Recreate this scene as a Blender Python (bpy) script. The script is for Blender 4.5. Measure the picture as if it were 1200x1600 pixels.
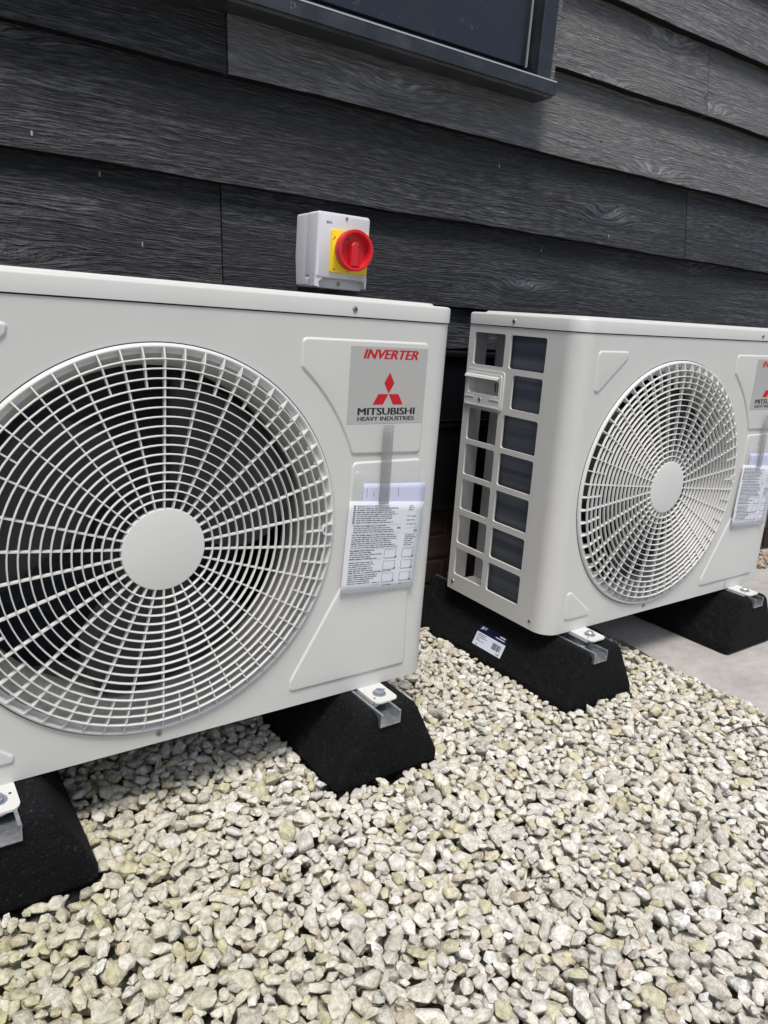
import bpy, bmesh, math, random
import numpy as np
from mathutils import Vector, Matrix
from mathutils.geometry import delaunay_2d_cdt
PI = math.pi
random.seed(7)
for o in list(bpy.data.objects): bpy.data.objects.remove(o)
sc = bpy.context.scene
C = sc.collection

# ---------------------------------------------------------------- camera
cam = bpy.data.cameras.new('camera'); camo = bpy.data.objects.new('camera', cam); C.objects.link(camo)
R = Matrix(((0.820042, 0.074901, -0.56738), (-0.567935, 0.228755, -0.790646), (0.070571, 0.970598, 0.230127)))
camo.matrix_world = Matrix.Translation((-0.00684, -1.03643, 0.68297)) @ R.to_4x4()
cam.sensor_fit = 'VERTICAL'; cam.sensor_height = 24; cam.lens = 17.3284
cam.shift_x = 0.008548; cam.shift_y = -0.019506
cam.clip_start = 0.02; cam.clip_end = 400
sc.camera = camo

# ---------------------------------------------------------------- sky, sun, exposure
SUN_EL, SUN_AZ = math.radians(66), math.radians(212)    # azimuth: compass-like, 180 = from -Y (behind the camera)
w = bpy.data.worlds.new('World'); sc.world = w; w.use_nodes = True
nt = w.node_tree; bg = nt.nodes['Background']
sky = nt.nodes.new('ShaderNodeTexSky'); sky.sky_type = 'NISHITA'; sky.sun_disc = False
sky.sun_elevation = SUN_EL; sky.sun_rotation = SUN_AZ
sky.air_density = 1.0; sky.dust_density = 3.0; sky.ozone_density = 1.0
nt.links.new(sky.outputs[0], bg.inputs['Color']); bg.inputs['Strength'].default_value = 0.065
sl = bpy.data.lights.new('sun', 'SUN'); sl.energy = 1.5; sl.angle = math.radians(17); sl.color = (1, 0.96, 0.9)
so = bpy.data.objects.new('sun', sl); C.objects.link(so)
sd = Vector((math.sin(SUN_AZ) * math.cos(SUN_EL), math.cos(SUN_AZ) * math.cos(SUN_EL), math.sin(SUN_EL)))
so.rotation_euler = sd.to_track_quat('Z', 'Y').to_euler()
sc.view_settings.view_transform = 'Standard'; sc.view_settings.look = 'None'
sc.view_settings.exposure = 1.04; sc.view_settings.gamma = 1; sc.view_settings.use_curve_mapping = False
sc.render.resolution_x = 768; sc.render.resolution_y = 1024

# ---------------------------------------------------------------- materials
def mat(name, col, rough=0.5, metal=0.0, spec=0.5):
    m = bpy.data.materials.new(name); m.use_nodes = True
    b = m.node_tree.nodes['Principled BSDF']
    b.inputs['Base Color'].default_value = (*col, 1); b.inputs['Roughness'].default_value = rough
    b.inputs['Metallic'].default_value = metal; b.inputs['Specular IOR Level'].default_value = spec
    return m, m.node_tree, b
def N(t, typ, **k):
    n = t.nodes.new(typ)
    for a, v in k.items():
        if a in n.inputs.keys() if isinstance(a, str) else False: n.inputs[a].default_value = v
        else: setattr(n, a, v)
    return n
def math_(t, op, a, b=None, c=None):
    n = t.nodes.new('ShaderNodeMath'); n.operation = op
    for i, v in enumerate((a, b, c)):
        if v is None: continue
        if isinstance(v, (int, float)): n.inputs[i].default_value = v
        else: t.links.new(v, n.inputs[i])
    return n.outputs[0]
def noise(t, vec, scale, detail=3, rough=0.5, dim='3D'):
    n = t.nodes.new('ShaderNodeTexNoise'); n.noise_dimensions = dim
    n.inputs['Scale'].default_value = scale; n.inputs['Detail'].default_value = detail; n.inputs['Roughness'].default_value = rough
    if vec is not None: t.links.new(vec, n.inputs['Vector'])
    return n.outputs['Fac']
def ramp(t, fac, stops):
    n = t.nodes.new('ShaderNodeValToRGB'); e = n.color_ramp.elements
    while len(e) < len(stops): e.new(0.5)
    for i, (p, c) in enumerate(stops):
        e[i].position = p; e[i].color = (*c, 1) if len(c) == 3 else c
    t.links.new(fac, n.inputs['Fac']); return n.outputs['Color']
def objco(t):
    return t.nodes.new('ShaderNodeTexCoord').outputs['Object']
def bump(t, b, h, strength, dist):
    n = t.nodes.new('ShaderNodeBump'); n.inputs['Strength'].default_value = strength; n.inputs['Distance'].default_value = dist
    t.links.new(h, n.inputs['Height']); t.links.new(n.outputs[0], b.inputs['Normal']); return n
def mixc(t, f, a, b_, mode='MIX'):
    n = t.nodes.new('ShaderNodeMix'); n.data_type = 'RGBA'; n.blend_type = mode
    for s, v in ((n.inputs[0], f), (n.inputs[6], a), (n.inputs[7], b_)):
        if isinstance(v, (int, float)): s.default_value = v
        elif isinstance(v, tuple): s.default_value = (*v, 1)
        else: t.links.new(v, s)
    return n.outputs[2]

M = {}
def painted(name, col, rough=0.42):
    m, t, b = mat(name, col, rough)
    co = objco(t)
    c = mixc(t, noise(t, co, 9, 4, 0.6), tuple(x * 0.95 for x in col), tuple(min(1, x * 1.04) for x in col))
    t.links.new(c, b.inputs['Base Color'])
    r = math_(t, 'MULTIPLY_ADD', noise(t, co, 14, 3), 0.16, rough - 0.08); t.links.new(r, b.inputs['Roughness'])
    bump(t, b, noise(t, co, 900, 2), 0.08, 0.0004)
    return m
M['casing'] = painted('cream_powder_coat', (0.60, 0.60, 0.575))
M['grille'] = painted('cream_plastic', (0.66, 0.66, 0.64), 0.38)
M['galv'], t, b = mat('galvanised_steel', (0.42, 0.44, 0.46), 0.34, 0.8)
c = ramp(t, noise(t, objco(t), 90, 3), [(0.3, (0.3, 0.32, 0.35)), (0.7, (0.56, 0.58, 0.6))]); t.links.new(c, b.inputs['Base Color'])
M['zinc'], t, b = mat('zinc_bolt', (0.5, 0.54, 0.58), 0.28, 0.9)
M['inner_steel'], t, b = mat('inner_sheet_steel', (0.46, 0.47, 0.47), 0.5, 0.25)
M['screw'], t, b = mat('screw_steel', (0.4, 0.39, 0.36), 0.3, 0.9)
M['dark'], t, b = mat('dark_interior', (0.012, 0.012, 0.013), 0.7)
M['blade'], t, b = mat('fan_blade_plastic', (0.035, 0.037, 0.04), 0.5)
M['shroud'] = painted('shroud_plastic', (0.45, 0.445, 0.41), 0.55)
M['coil'], t, b = mat('coil_fins', (0.075, 0.085, 0.105), 0.45, 0.3)
co = objco(t)
wv = t.nodes.new('ShaderNodeTexWave'); wv.bands_direction = 'Y'; wv.inputs['Scale'].default_value = 180; wv.inputs['Distortion'].default_value = 0.3; t.links.new(co, wv.inputs['Vector'])
mp = t.nodes.new('ShaderNodeMapping'); mp.inputs['Scale'].default_value = (1, 1, 46); t.links.new(co, mp.inputs['Vector'])
hl = noise(t, mp.outputs[0], 1.0, 2)
c = mixc(t, ramp(t, hl, [(0.4, (0, 0, 0)), (0.75, (1, 1, 1))]), (0.07, 0.08, 0.10), (0.15, 0.168, 0.20)); t.links.new(c, b.inputs['Base Color'])
bump(t, b, wv.outputs['Fac'], 0.4, 0.001)
# rubber
M['rubber'], t, b = mat('moulded_crumb_rubber', (0.004, 0.004, 0.005), 0.75, 0, 0.18)
co = objco(t)
h = math_(t, 'ADD', noise(t, co, 230, 3, 0.75), math_(t, 'MULTIPLY', noise(t, co, 50, 3), 1.6))
bump(t, b, h, 1.0, 0.004)
n1 = noise(t, co, 330, 2); c = ramp(t, n1, [(0.62, (0.003, 0.0035, 0.0045)), (0.76, (0.06, 0.063, 0.068))])
n2 = noise(t, co, 7, 4, 0.6); c = mixc(t, ramp(t, n2, [(0.5, (0, 0, 0)), (0.8, (0.35, 0.35, 0.35))]), c, (0.014, 0.014, 0.015))
t.links.new(c, b.inputs['Base Color'])
# stone chips: colour from the stone's own attribute
M['stone'], t, b = mat('limestone_chips', (0.5, 0.48, 0.44), 0.85, 0, 0.25)
at = t.nodes.new('ShaderNodeAttribute'); at.attribute_name = 'stone_tint'
co = objco(t)
n1 = noise(t, co, 130, 5, 0.65); n2 = noise(t, co, 38, 4, 0.6)
c = mixc(t, 1.0, at.outputs['Color'], ramp(t, n1, [(0.3, (0.62, 0.61, 0.56)), (0.6, (1.12, 1.12, 1.12))]), 'MULTIPLY')
c = mixc(t, ramp(t, n2, [(0.48, (0, 0, 0)), (0.75, (0.35, 0.35, 0.35))]), c, (0.38, 0.35, 0.21))
t.links.new(c, b.inputs['Base Color'])
bump(t, b, math_(t, 'ADD', noise(t, co, 260, 5, 0.7), math_(t, 'MULTIPLY', noise(t, co, 85, 4, 0.65), 2.2)), 0.9, 0.0028)
# ground
M['ground'], t, b = mat('gravel_bed', (0.3, 0.28, 0.24), 0.95)
co = objco(t)
vo = t.nodes.new('ShaderNodeTexVoronoi'); vo.inputs['Scale'].default_value = 45; t.links.new(co, vo.inputs['Vector'])
c = ramp(t, vo.outputs['Distance'], [(0.2, (0.42, 0.4, 0.36)), (0.65, (0.07, 0.065, 0.05))]); t.links.new(c, b.inputs['Base Color'])
bump(t, b, math_(t, 'SUBTRACT', 1.0, vo.outputs['Distance']), 0.9, 0.01)
# concrete
M['concrete'], t, b = mat('weathered_concrete', (0.4, 0.38, 0.36), 0.85)
co = objco(t)
mp = t.nodes.new('ShaderNodeMapping'); mp.inputs['Scale'].default_value = (1, 2.2, 1); mp.inputs['Rotation'].default_value = (0, 0, 0.5); t.links.new(co, mp.inputs['Vector'])
n1 = noise(t, mp.outputs[0], 5, 6, 0.65); n2 = noise(t, co, 60, 4, 0.7); n3 = noise(t, mp.outputs[0], 22, 5, 0.7)
c = ramp(t, n1, [(0.3, (0.33, 0.31, 0.29)), (0.7, (0.47, 0.455, 0.435))])
c = mixc(t, 0.6, c, ramp(t, n3, [(0.35, (0.78, 0.77, 0.76)), (0.65, (1.05, 1.05, 1.05))]), 'MULTIPLY')
c = mixc(t, ramp(t, n2, [(0.62, (0, 0, 0)), (0.75, (0.4, 0.4, 0.4))]), c, (0.22, 0.2, 0.18)); t.links.new(c, b.inputs['Base Color'])
bump(t, b, math_(t, 'ADD', n2, n3), 0.5, 0.002)
# charred / black painted boards
def wood(name, ridge, cols, rough):
    m, t, b = mat(name, (0.03, 0.03, 0.032), rough, 0, 0.5)
    oi = t.nodes.new('ShaderNodeObjectInfo'); co = objco(t)
    sep = t.nodes.new('ShaderNodeSeparateXYZ'); t.links.new(co, sep.inputs[0])
    rx = math_(t, 'MULTIPLY', oi.outputs['Random'], 37.0)
    x = math_(t, 'ADD', sep.outputs[0], rx); z = math_(t, 'ADD', sep.outputs[2], math_(t, 'MULTIPLY', oi.outputs['Random'], 11.0))
    def vec(a, b_, s=(1, 1, 1)):
        v = t.nodes.new('ShaderNodeCombineXYZ')
        t.links.new(math_(t, 'MULTIPLY', a, s[0]), v.inputs[0]); t.links.new(math_(t, 'MULTIPLY', b_, s[1]), v.inputs[1]); return v.outputs[0]
    # slow wander of the grain + knots
    wn = noise(t, vec(x, z, (1.3, 4.5)), 1.0, 3, 0.55)
    wn2 = noise(t, vec(x, z, (6, 14)), 1.0, 2, 0.5)
    g = math_(t, 'ADD', z, math_(t, 'MULTIPLY', math_(t, 'SUBTRACT', wn, 0.5), 0.065))
    g = math_(t, 'ADD', g, math_(t, 'MULTIPLY', math_(t, 'SUBTRACT', wn2, 0.5), 0.0055))
    vo = t.nodes.new('ShaderNodeTexVoronoi'); vo.voronoi_dimensions = '2D'; vo.inputs['Scale'].default_value = 1; vo.inputs['Randomness'].default_value = 0.9
    t.links.new(vec(x, z, (1.1, 4.2)), vo.inputs['Vector'])
    d2 = math_(t, 'MULTIPLY', vo.outputs['Distance'], vo.outputs['Distance'])
    kn = math_(t, 'POWER', 2.718, math_(t, 'MULTIPLY', d2, -60.0))
    g = math_(t, 'ADD', g, math_(t, 'MULTIPLY', kn, 0.032))
    fine = noise(t, vec(x, g, (24, 330)), 1.0, 4, 0.6)
    mid = noise(t, vec(x, g, (4, 80)), 1.0, 3, 0.55)
    saw = noise(t, vec(x, z, (220, 30)), 1.0, 2, 0.6)
    patch = noise(t, vec(x, z, (2.2, 5.0)), 1.0, 3, 0.6)
    amp = math_(t, 'MULTIPLY_ADD', ramp(t, patch, [(0.35, (0.25,) * 3), (0.65, (1,) * 3)]), 1.0, 0.0)
    h = math_(t, 'ADD', math_(t, 'MULTIPLY', math_(t, 'MULTIPLY', fine, amp), 1.1), math_(t, 'MULTIPLY', mid, 0.9))
    h = math_(t, 'ADD', h, math_(t, 'MULTIPLY', saw, 0.10))
    h = math_(t, 'SUBTRACT', h, math_(t, 'MULTIPLY', ramp(t, vo.outputs['Distance'], [(0.03, (1,) * 3), (0.07, (0,) * 3)]), 0.15))
    bump(t, b, h, 1.0, ridge)
    f2 = ramp(t, math_(t, 'MULTIPLY_ADD', mid, 0.3, math_(t, 'MULTIPLY', fine, 0.7)), [(0.46, (0,) * 3), (0.55, (0.4,) * 3), (0.66, (1,) * 3)])
    c = mixc(t, f2, cols[0], cols[1])  # lighter ridges: weathered paint plus glints painted into the colour
    c = mixc(t, ramp(t, patch, [(0.42, (0,) * 3), (0.7, (0.6,) * 3)]), c, cols[2])
    # bird droppings and dust specks
    vs = t.nodes.new('ShaderNodeTexVoronoi'); vs.voronoi_dimensions = '2D'; vs.inputs['Scale'].default_value = 1
    t.links.new(vec(x, z, (26, 9)), vs.inputs['Vector'])
    sepc = t.nodes.new('ShaderNodeSeparateColor'); t.links.new(vs.outputs['Color'], sepc.inputs[0])
    on = math_(t, 'GREATER_THAN', sepc.outputs[0], 0.975)
    sp = math_(t, 'MULTIPLY', on, math_(t, 'LESS_THAN', vs.outputs['Distance'], 0.045))
    c = mixc(t, sp, c, (0.5, 0.5, 0.47))
    dn = noise(t, vec(x, z, (1, 1)), 5, 5, 0.7)
    c = mixc(t, ramp(t, dn, [(0.5, (0,) * 3), (0.85, (0.2,) * 3)]), c, (0.12, 0.118, 0.115))
    t.links.new(c, b.inputs['Base Color'])
    r = math_(t, 'MULTIPLY_ADD', fine, 0.25, rough - 0.12); t.links.new(r, b.inputs['Roughness'])
    return m
M['board'] = wood('black_stained_board', 0.034, ((0.015, 0.0165, 0.020), (0.135, 0.144, 0.165), (0.052, 0.056, 0.064)), 0.45)
M['board_fine'] = wood('weathered_black_board', 0.022, ((0.10, 0.101, 0.104), (0.34, 0.34, 0.345), (0.33, 0.33, 0.33)), 0.48)
M['board_edge'], t, b = mat('underside_shade_black', (0.005, 0.005, 0.006), 0.8, 0, 0.2)  # near-black plank undersides: shade below each board edge put into the colour
M['alu'], t, b = mat('anthracite_aluminium', (0.022, 0.025, 0.03), 0.35, 0, 0.5)
co = objco(t); n1 = noise(t, co, 12, 5, 0.7)
c = ramp(t, n1, [(0.45, (0.02, 0.023, 0.028)), (0.75, (0.05, 0.053, 0.058))])
c = mixc(t, ramp(t, noise(t, co, 55, 3, 0.6), [(0.7, (0,) * 3), (0.74, (0.5,) * 3)]), c, (0.3, 0.3, 0.3)); t.links.new(c, b.inputs['Base Color'])
t.links.new(math_(t, 'MULTIPLY_ADD', n1, 0.3, 0.2), b.inputs['Roughness'])
M['edge_alu'], t, b = mat('pale_edge_metal', (0.45, 0.46, 0.47), 0.35, 0.2)
M['pane'], t, b = mat('dark_window_glass', (0.016, 0.02, 0.028), 0.12, 0, 0.55)
co = objco(t)
c = mixc(t, ramp(t, noise(t, co, 26, 4, 0.7), [(0.62, (0,) * 3), (0.75, (0.35,) * 3)]), (0.016, 0.02, 0.028), (0.2, 0.22, 0.24)); t.links.new(c, b.inputs['Base Color'])
t.links.new(ramp(t, noise(t, co, 5, 4, 0.6), [(0.3, (0.1,) * 3), (0.7, (0.4,) * 3)]), b.inputs['Roughness'])
M['flash'], t, b = mat('black_plastic_trim', (0.006, 0.006, 0.008), 0.3, 0, 0.5)
M['brick'], t, b = mat('red_brown_brick', (0.12, 0.05, 0.035), 0.9)
co = objco(t); c = ramp(t, noise(t, co, 30, 5, 0.7), [(0.3, (0.015, 0.007, 0.006)), (0.7, (0.045, 0.019, 0.014))]); t.links.new(c, b.inputs['Base Color'])
bump(t, b, noise(t, co, 120, 4), 0.5, 0.002)
M['mortar'], t, b = mat('mortar', (0.06, 0.05, 0.045), 0.95)
M['iso'], t, b = mat('pale_grey_plastic', (0.62, 0.63, 0.66), 0.35)
M['yellow'], t, b = mat('yellow_plastic', (0.86, 0.62, 0.02), 0.35)
M['red'], t, b = mat('red_plastic', (0.60, 0.014, 0.022), 0.32)
M['sticker'], t, b = mat('grey_sticker', (0.43, 0.425, 0.41), 0.5)
M['ink_red'], t, b = mat('red_print', (0.52, 0.008, 0.014), 0.4)
M['ink_black'], t, b = mat('black_print', (0.012, 0.012, 0.013), 0.45)
M['ink_grey'], t, b = mat('grey_print', (0.035, 0.037, 0.045), 0.6)
M['ink_blue'], t, b = mat('blue_grey_print', (0.1, 0.13, 0.28), 0.5)
M['ink_white'], t, b = mat('white_print', (0.75, 0.77, 0.85), 0.5)
M['navy'], t, b = mat('navy_label', (0.008, 0.01, 0.05), 0.35)
M['label'], t, b = mat('white_label', (0.62, 0.66, 0.78), 0.4)
M['paper'], t, b = mat('white_paper', (0.80, 0.81, 0.86), 0.7)
M['paper_blue'], t, b = mat('bluish_paper', (0.66, 0.69, 0.88), 0.6)
def filmmat(name, tint, alpha, rough):
    m = bpy.data.materials.new(name); m.use_nodes = True; t = m.node_tree
    for n in list(t.nodes): t.nodes.remove(n)
    out = t.nodes.new('ShaderNodeOutputMaterial'); mx = t.nodes.new('ShaderNodeMixShader'); tr = t.nodes.new('ShaderNodeBsdfTransparent')
    p = t.nodes.new('ShaderNodeBsdfPrincipled'); p.inputs['Base Color'].default_value = (*tint, 1); p.inputs['Roughness'].default_value = rough
    mx.inputs[0].default_value = alpha
    t.links.new(tr.outputs[0], mx.inputs[1]); t.links.new(p.outputs[0], mx.inputs[2]); t.links.new(mx.outputs[0], out.inputs[0])
    co = t.nodes.new('ShaderNodeTexCoord').outputs['Object']
    nb = t.nodes.new('ShaderNodeBump'); nb.inputs['Strength'].default_value = 0.5; nb.inputs['Distance'].default_value = 0.003
    t.links.new(noise(t, co, 28, 2), nb.inputs['Height']); t.links.new(nb.outputs[0], p.inputs['Normal'])
    return m
M['sleeve'] = filmmat('clear_plastic_sleeve', (0.6, 0.63, 0.68), 0.10, 0.12)
M['tape'] = filmmat('clear_brownish_tape', (0.3, 0.3, 0.3), 0.36, 0.25)
M['twig'], t, b = mat('dead_twig', (0.09, 0.06, 0.04), 0.9)
M['timber'], t, b = mat('old_edging_timber', (0.2, 0.17, 0.14), 0.9)
co = objco(t); mp = t.nodes.new('ShaderNodeMapping'); mp.inputs['Scale'].default_value = (60, 3, 60); t.links.new(co, mp.inputs['Vector'])
c = ramp(t, noise(t, mp.outputs[0], 1, 4, 0.6), [(0.3, (0.1, 0.085, 0.07)), (0.7, (0.3, 0.27, 0.24))]); t.links.new(c, b.inputs['Base Color'])

# ---------------------------------------------------------------- object helpers
def empty(name, label, cat, loc=(0, 0, 0), rot=(0, 0, 0), group=None):
    o = bpy.data.objects.new(name, None); C.objects.link(o); o.empty_display_size = 0.05
    o.location = loc; o.rotation_euler = rot; o['label'] = label; o['category'] = cat
    if group: o['group'] = group
    return o
def meshobj(name, me, m, parent=None, smooth=None):
    o = bpy.data.objects.new(name, me); C.objects.link(o)
    if m is not None and not me.materials: me.materials.append(m)
    if parent is not None: o.parent = parent
    if smooth is not None:
        me.shade_smooth(); me.set_sharp_from_angle(angle=math.radians(smooth))
    return o
def from_bm(name, bm, m, parent=None, smooth=None):
    bmesh.ops.recalc_face_normals(bm, faces=bm.faces)
    me = bpy.data.meshes.new(name); bm.to_mesh(me); bm.free()
    return meshobj(name, me, m, parent, smooth)
def from_py(name, v, f, m, parent=None, smooth=None):
    me = bpy.data.meshes.new(name); me.from_pydata([tuple(p) for p in v], [], f); me.update()
    return meshobj(name, me, m, parent, smooth)
def tag(o, label, cat, group=None):
    o['label'] = label; o['category'] = cat
    if group: o['group'] = group
    return o
def add_box(bm, x0, x1, y0, y1, z0, z1, bev=0, seg=2):
    r = bmesh.ops.create_cube(bm, size=1); vs = r['verts']
    for v in vs:
        v.co = Vector(((x0 + x1) / 2 + v.co.x * (x1 - x0), (y0 + y1) / 2 + v.co.y * (y1 - y0), (z0 + z1) / 2 + v.co.z * (z1 - z0)))
    if bev:
        es = list({e for v in vs for e in v.link_edges})
        bmesh.ops.bevel(bm, geom=es, offset=bev, segments=seg, profile=0.5, affect='EDGES')
def box(name, m, parent, x0, x1, y0, y1, z0, z1, bev=0, seg=2):
    bm = bmesh.new(); add_box(bm, x0, x1, y0, y1, z0, z1, bev, seg)
    return from_bm(name, bm, m, parent, 35 if bev else None)
def lathe(name, prof, m, parent, cx=0, cz=0, seg=96, closed=False, smooth=35, axis='y'):
    """prof: list of (radius, y); revolved about the y axis through (cx, cz)"""
    v = []; f = []; n = len(prof)
    for i in range(seg):
        a = 2 * PI * i / seg; ca, sa = math.cos(a), math.sin(a)
        for r, y in prof:
            v.append((cx + r * ca, y, cz + r * sa) if axis == 'y' else (cx + r * ca, cz + r * sa, y))
    for i in range(seg):
        j = (i + 1) % seg
        for k in range(n if closed else n - 1):
            l = (k + 1) % n
            f.append((i * n + k, i * n + l, j * n + l, j * n + k))
    bm = bmesh.new(); vs = [bm.verts.new(p) for p in v]
    for q in f: bm.faces.new([vs[i] for i in q])
    bmesh.ops.remove_doubles(bm, verts=bm.verts, dist=1e-6)
    bmesh.ops.dissolve_degenerate(bm, dist=1e-7, edges=bm.edges)
    return from_bm(name, bm, m, parent, smooth)
def round_poly(pts, rs, seg=6):
    """round the corners of a polygon; rs: radius or list"""
    out = []; n = len(pts)
    if not isinstance(rs, (list, tuple)): rs = [rs] * n
    for i in range(n):
        p = Vector(pts[i]); a = Vector(pts[i - 1]); b_ = Vector(pts[(i + 1) % n]); r = rs[i]
        if r <= 0: out.append(tuple(p)); continue
        u = (a - p).normalized(); v = (b_ - p).normalized(); ang = math.acos(max(-1, min(1, u.dot(v))))
        d = min(r / math.tan(ang / 2), (a - p).length * 0.49, (b_ - p).length * 0.49)
        rr = d * math.tan(ang / 2)
        c = p + (u + v).normalized() * (rr / math.sin(ang / 2))
        s = p + u * d; e = p + v * d
        a0 = math.atan2(s.y - c.y, s.x - c.x); a1 = math.atan2(e.y - c.y, e.x - c.x); da = (a1 - a0 + PI) % (2 * PI) - PI
        for k in range(seg + 1):
            q = a0 + da * k / seg; out.append((c.x + rr * math.cos(q), c.y + rr * math.sin(q)))
    return out
def inset_poly(pts, d):
    n = len(pts); out = []
    area = sum(pts[i][0] * pts[(i + 1) % n][1] - pts[(i + 1) % n][0] * pts[i][1] for i in range(n))
    s = 1 if area > 0 else -1
    for i in range(n):
        a = Vector(pts[i - 1]); p = Vector(pts[i]); b_ = Vector(pts[(i + 1) % n])
        e1 = (p - a).normalized(); e2 = (b_ - p).normalized()
        n1 = Vector((-e1.y, e1.x)) * s; n2 = Vector((-e2.y, e2.x)) * s
        m_ = (n1 + n2)
        if m_.length < 1e-6: m_ = n1
        m_.normalize(); k = d / max(0.35, m_.dot(n1)); out.append((p.x + m_.x * k, p.y + m_.y * k))
    return out
def raised(name, pts, h, edge, m, parent, y=0.0, smooth=50):
    """a pressed-out panel: polygon in xz, rising towards -y with a soft shoulder"""
    n = len(pts); prof = [(0, 0), (0.15, 0.12), (0.35, 0.5), (0.65, 0.88), (0.85, 0.98), (1.0, 1.0)]
    v = []; f = []
    for a, b_ in prof:
        for q in inset_poly(pts, edge * a) if a > 0 else pts: v.append((q[0], y - h * b_ - 0.0001, q[1]))
    for k in range(len(prof) - 1):
        for i in range(n):
            j = (i + 1) % n; f.append((k * n + i, k * n + j, (k + 1) * n + j, (k + 1) * n + i))
    f.append(tuple((len(prof) - 1) * n + i for i in range(n)))
    bm = bmesh.new(); vs = [bm.verts.new(p) for p in v]
    for q in f: bm.faces.new([vs[i] for i in q])
    return from_bm(name, bm, m, parent, smooth)
def prism(name, pts, y0, y1, m, parent, smooth=None, plane='xz', bev=0):
    bm = bmesh.new()
    mk = (lambda p, t: (p[0], t, p[1])) if plane == 'xz' else ((lambda p, t: (t, p[0], p[1])) if plane == 'yz' else (lambda p, t: (p[0], p[1], t)))
    a = [bm.verts.new(mk(p, y0)) for p in pts]; b_ = [bm.verts.new(mk(p, y1)) for p in pts]; n = len(pts)
    bm.faces.new(a); bm.faces.new(b_[::-1])
    for i in range(n): bm.faces.new((a[i], b_[i], b_[(i + 1) % n], a[(i + 1) % n]))
    if bev:
        es = [e for e in bm.edges if (e.verts[0] in a) == (e.verts[1] in a) and e.verts[0] in (a if y0 < y1 else b_)]
        bmesh.ops.bevel(bm, geom=[e for e in bm.edges if all(v in a for v in e.verts)], offset=bev, segments=3, profile=0.5, affect='EDGES')
    return from_bm(name, bm, m, parent, smooth)
def inside(p, poly):
    x, y = p; r = False; n = len(poly)
    for i in range(n):
        x0, y0 = poly[i]; x1, y1 = poly[(i + 1) % n]
        if (y0 > y) != (y1 > y) and x < (x1 - x0) * (y - y0) / (y1 - y0) + x0: r = not r
    return r
def sheet(name, outer, holes, lines, fmap, thick, m, parent, lips=(), smooth=40):
    """sheet metal with holes. fmap(s, z, d) -> 3D, d = depth behind the face"""
    vs = []; ed = []
    def loop(p):
        b0 = len(vs); vs.extend(Vector(q) for q in p); k = len(p)
        ed.extend((b0 + i, b0 + (i + 1) % k) for i in range(k))
    loop(outer)
    for h in holes: loop(h)
    for a, b_ in lines:
        i = len(vs); vs.extend((Vector(a), Vector(b_))); ed.append((i, i + 1))
    r = delaunay_2d_cdt(vs, ed, [], 0, 1e-6); V, F = r[0], r[2]
    F = [q for q in F if inside(sum((V[i] for i in q), Vector((0, 0))) / len(q), outer) and not any(inside(sum((V[i] for i in q), Vector((0, 0))) / len(q), h) for h in holes)]
    bm = bmesh.new()
    A = [bm.verts.new(fmap(p.x, p.y, 0)) for p in V]; B = [bm.verts.new(fmap(p.x, p.y, thick)) for p in V]
    cnt = {}
    for q in F:
        bm.faces.new([A[i] for i in q]); bm.faces.new([B[i] for i in reversed(q)])
        for k in range(len(q)):
            e = (q[k], q[(k + 1) % len(q)]); cnt[tuple(sorted(e))] = cnt.get(tuple(sorted(e)), []) + [e]
    for k_, e in cnt.items():
        if len(e) == 1:
            a, b_ = e[0]; bm.faces.new((A[b_], A[a], B[a], B[b_]))
    for p, dep in lips:
        n = len(p); q = inset_poly(p, 0.0001)
        a = [bm.verts.new(fmap(x[0], x[1], -0.0001)) for x in p]; c_ = [bm.verts.new(fmap(x[0], x[1], dep)) for x in q]
        q2 = inset_poly(p, -0.0012); d_ = [bm.verts.new(fmap(x[0], x[1], dep)) for x in q2]; e_ = [bm.verts.new(fmap(x[0], x[1], thick)) for x in q2]
        for i in range(n):
            j = (i + 1) % n
            bm.faces.new((a[i], a[j], c_[j], c_[i])); bm.faces.new((c_[i], c_[j], d_[j], d_[i])); bm.faces.new((d_[i], d_[j], e_[j], e_[i]))
    for v in [v for v in bm.verts if not v.link_faces]: bm.verts.remove(v)
    me = bpy.data.meshes.new(name); bm.normal_update(); bm.to_mesh(me); bm.free()
    return meshobj(name, me, m, parent, smooth)
def text_mesh(txt, width, height, bold=0.0, shear=0.0, spacing=1.0):
    """returns verts (x,z centred at left-bottom 0,0), faces; letters of plain type stretched to the given box"""
    cu = bpy.data.curves.new('txt', 'FONT'); cu.body = txt;  cu.shear = shear; cu.space_character = spacing; cu.resolution_u = 3
    o = bpy.data.objects.new('txt', cu); C.objects.link(o)
    dg = bpy.context.evaluated_depsgraph_get(); dg.update(); me = bpy.data.meshes.new_from_object(o.evaluated_get(dg))
    v = np.array([tuple(q.co) for q in me.vertices]); f = [tuple(p.vertices) for p in me.polygons]
    bpy.data.objects.remove(o); bpy.data.curves.remove(cu); bpy.data.meshes.remove(me)
    mn = v.min(0); mx = v.max(0); v = (v - mn) / np.maximum(mx - mn, 1e-6)
    n0 = len(v); P = [(p[0] * width, p[1] * height) for p in v]; out = []; F = []
    sh = [0.0] if bold <= 0 else [-bold * height, -bold * height * 0.33, bold * height * 0.33, bold * height]
    for k, d in enumerate(sh):
        out += [(x + d, y) for x, y in P]; F += [tuple(i + k * n0 for i in q) for q in f]
    return out, F
def text_obj(name, txt, x, z, width, height, y, m, parent, **k):
    v, f = text_mesh(txt, width, height, **k)
    return from_py(name, [(x + a, y - 0.00002 * (i * 4 // len(v)), z + b_) for i, (a, b_) in enumerate(v)], f, m, parent)
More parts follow.
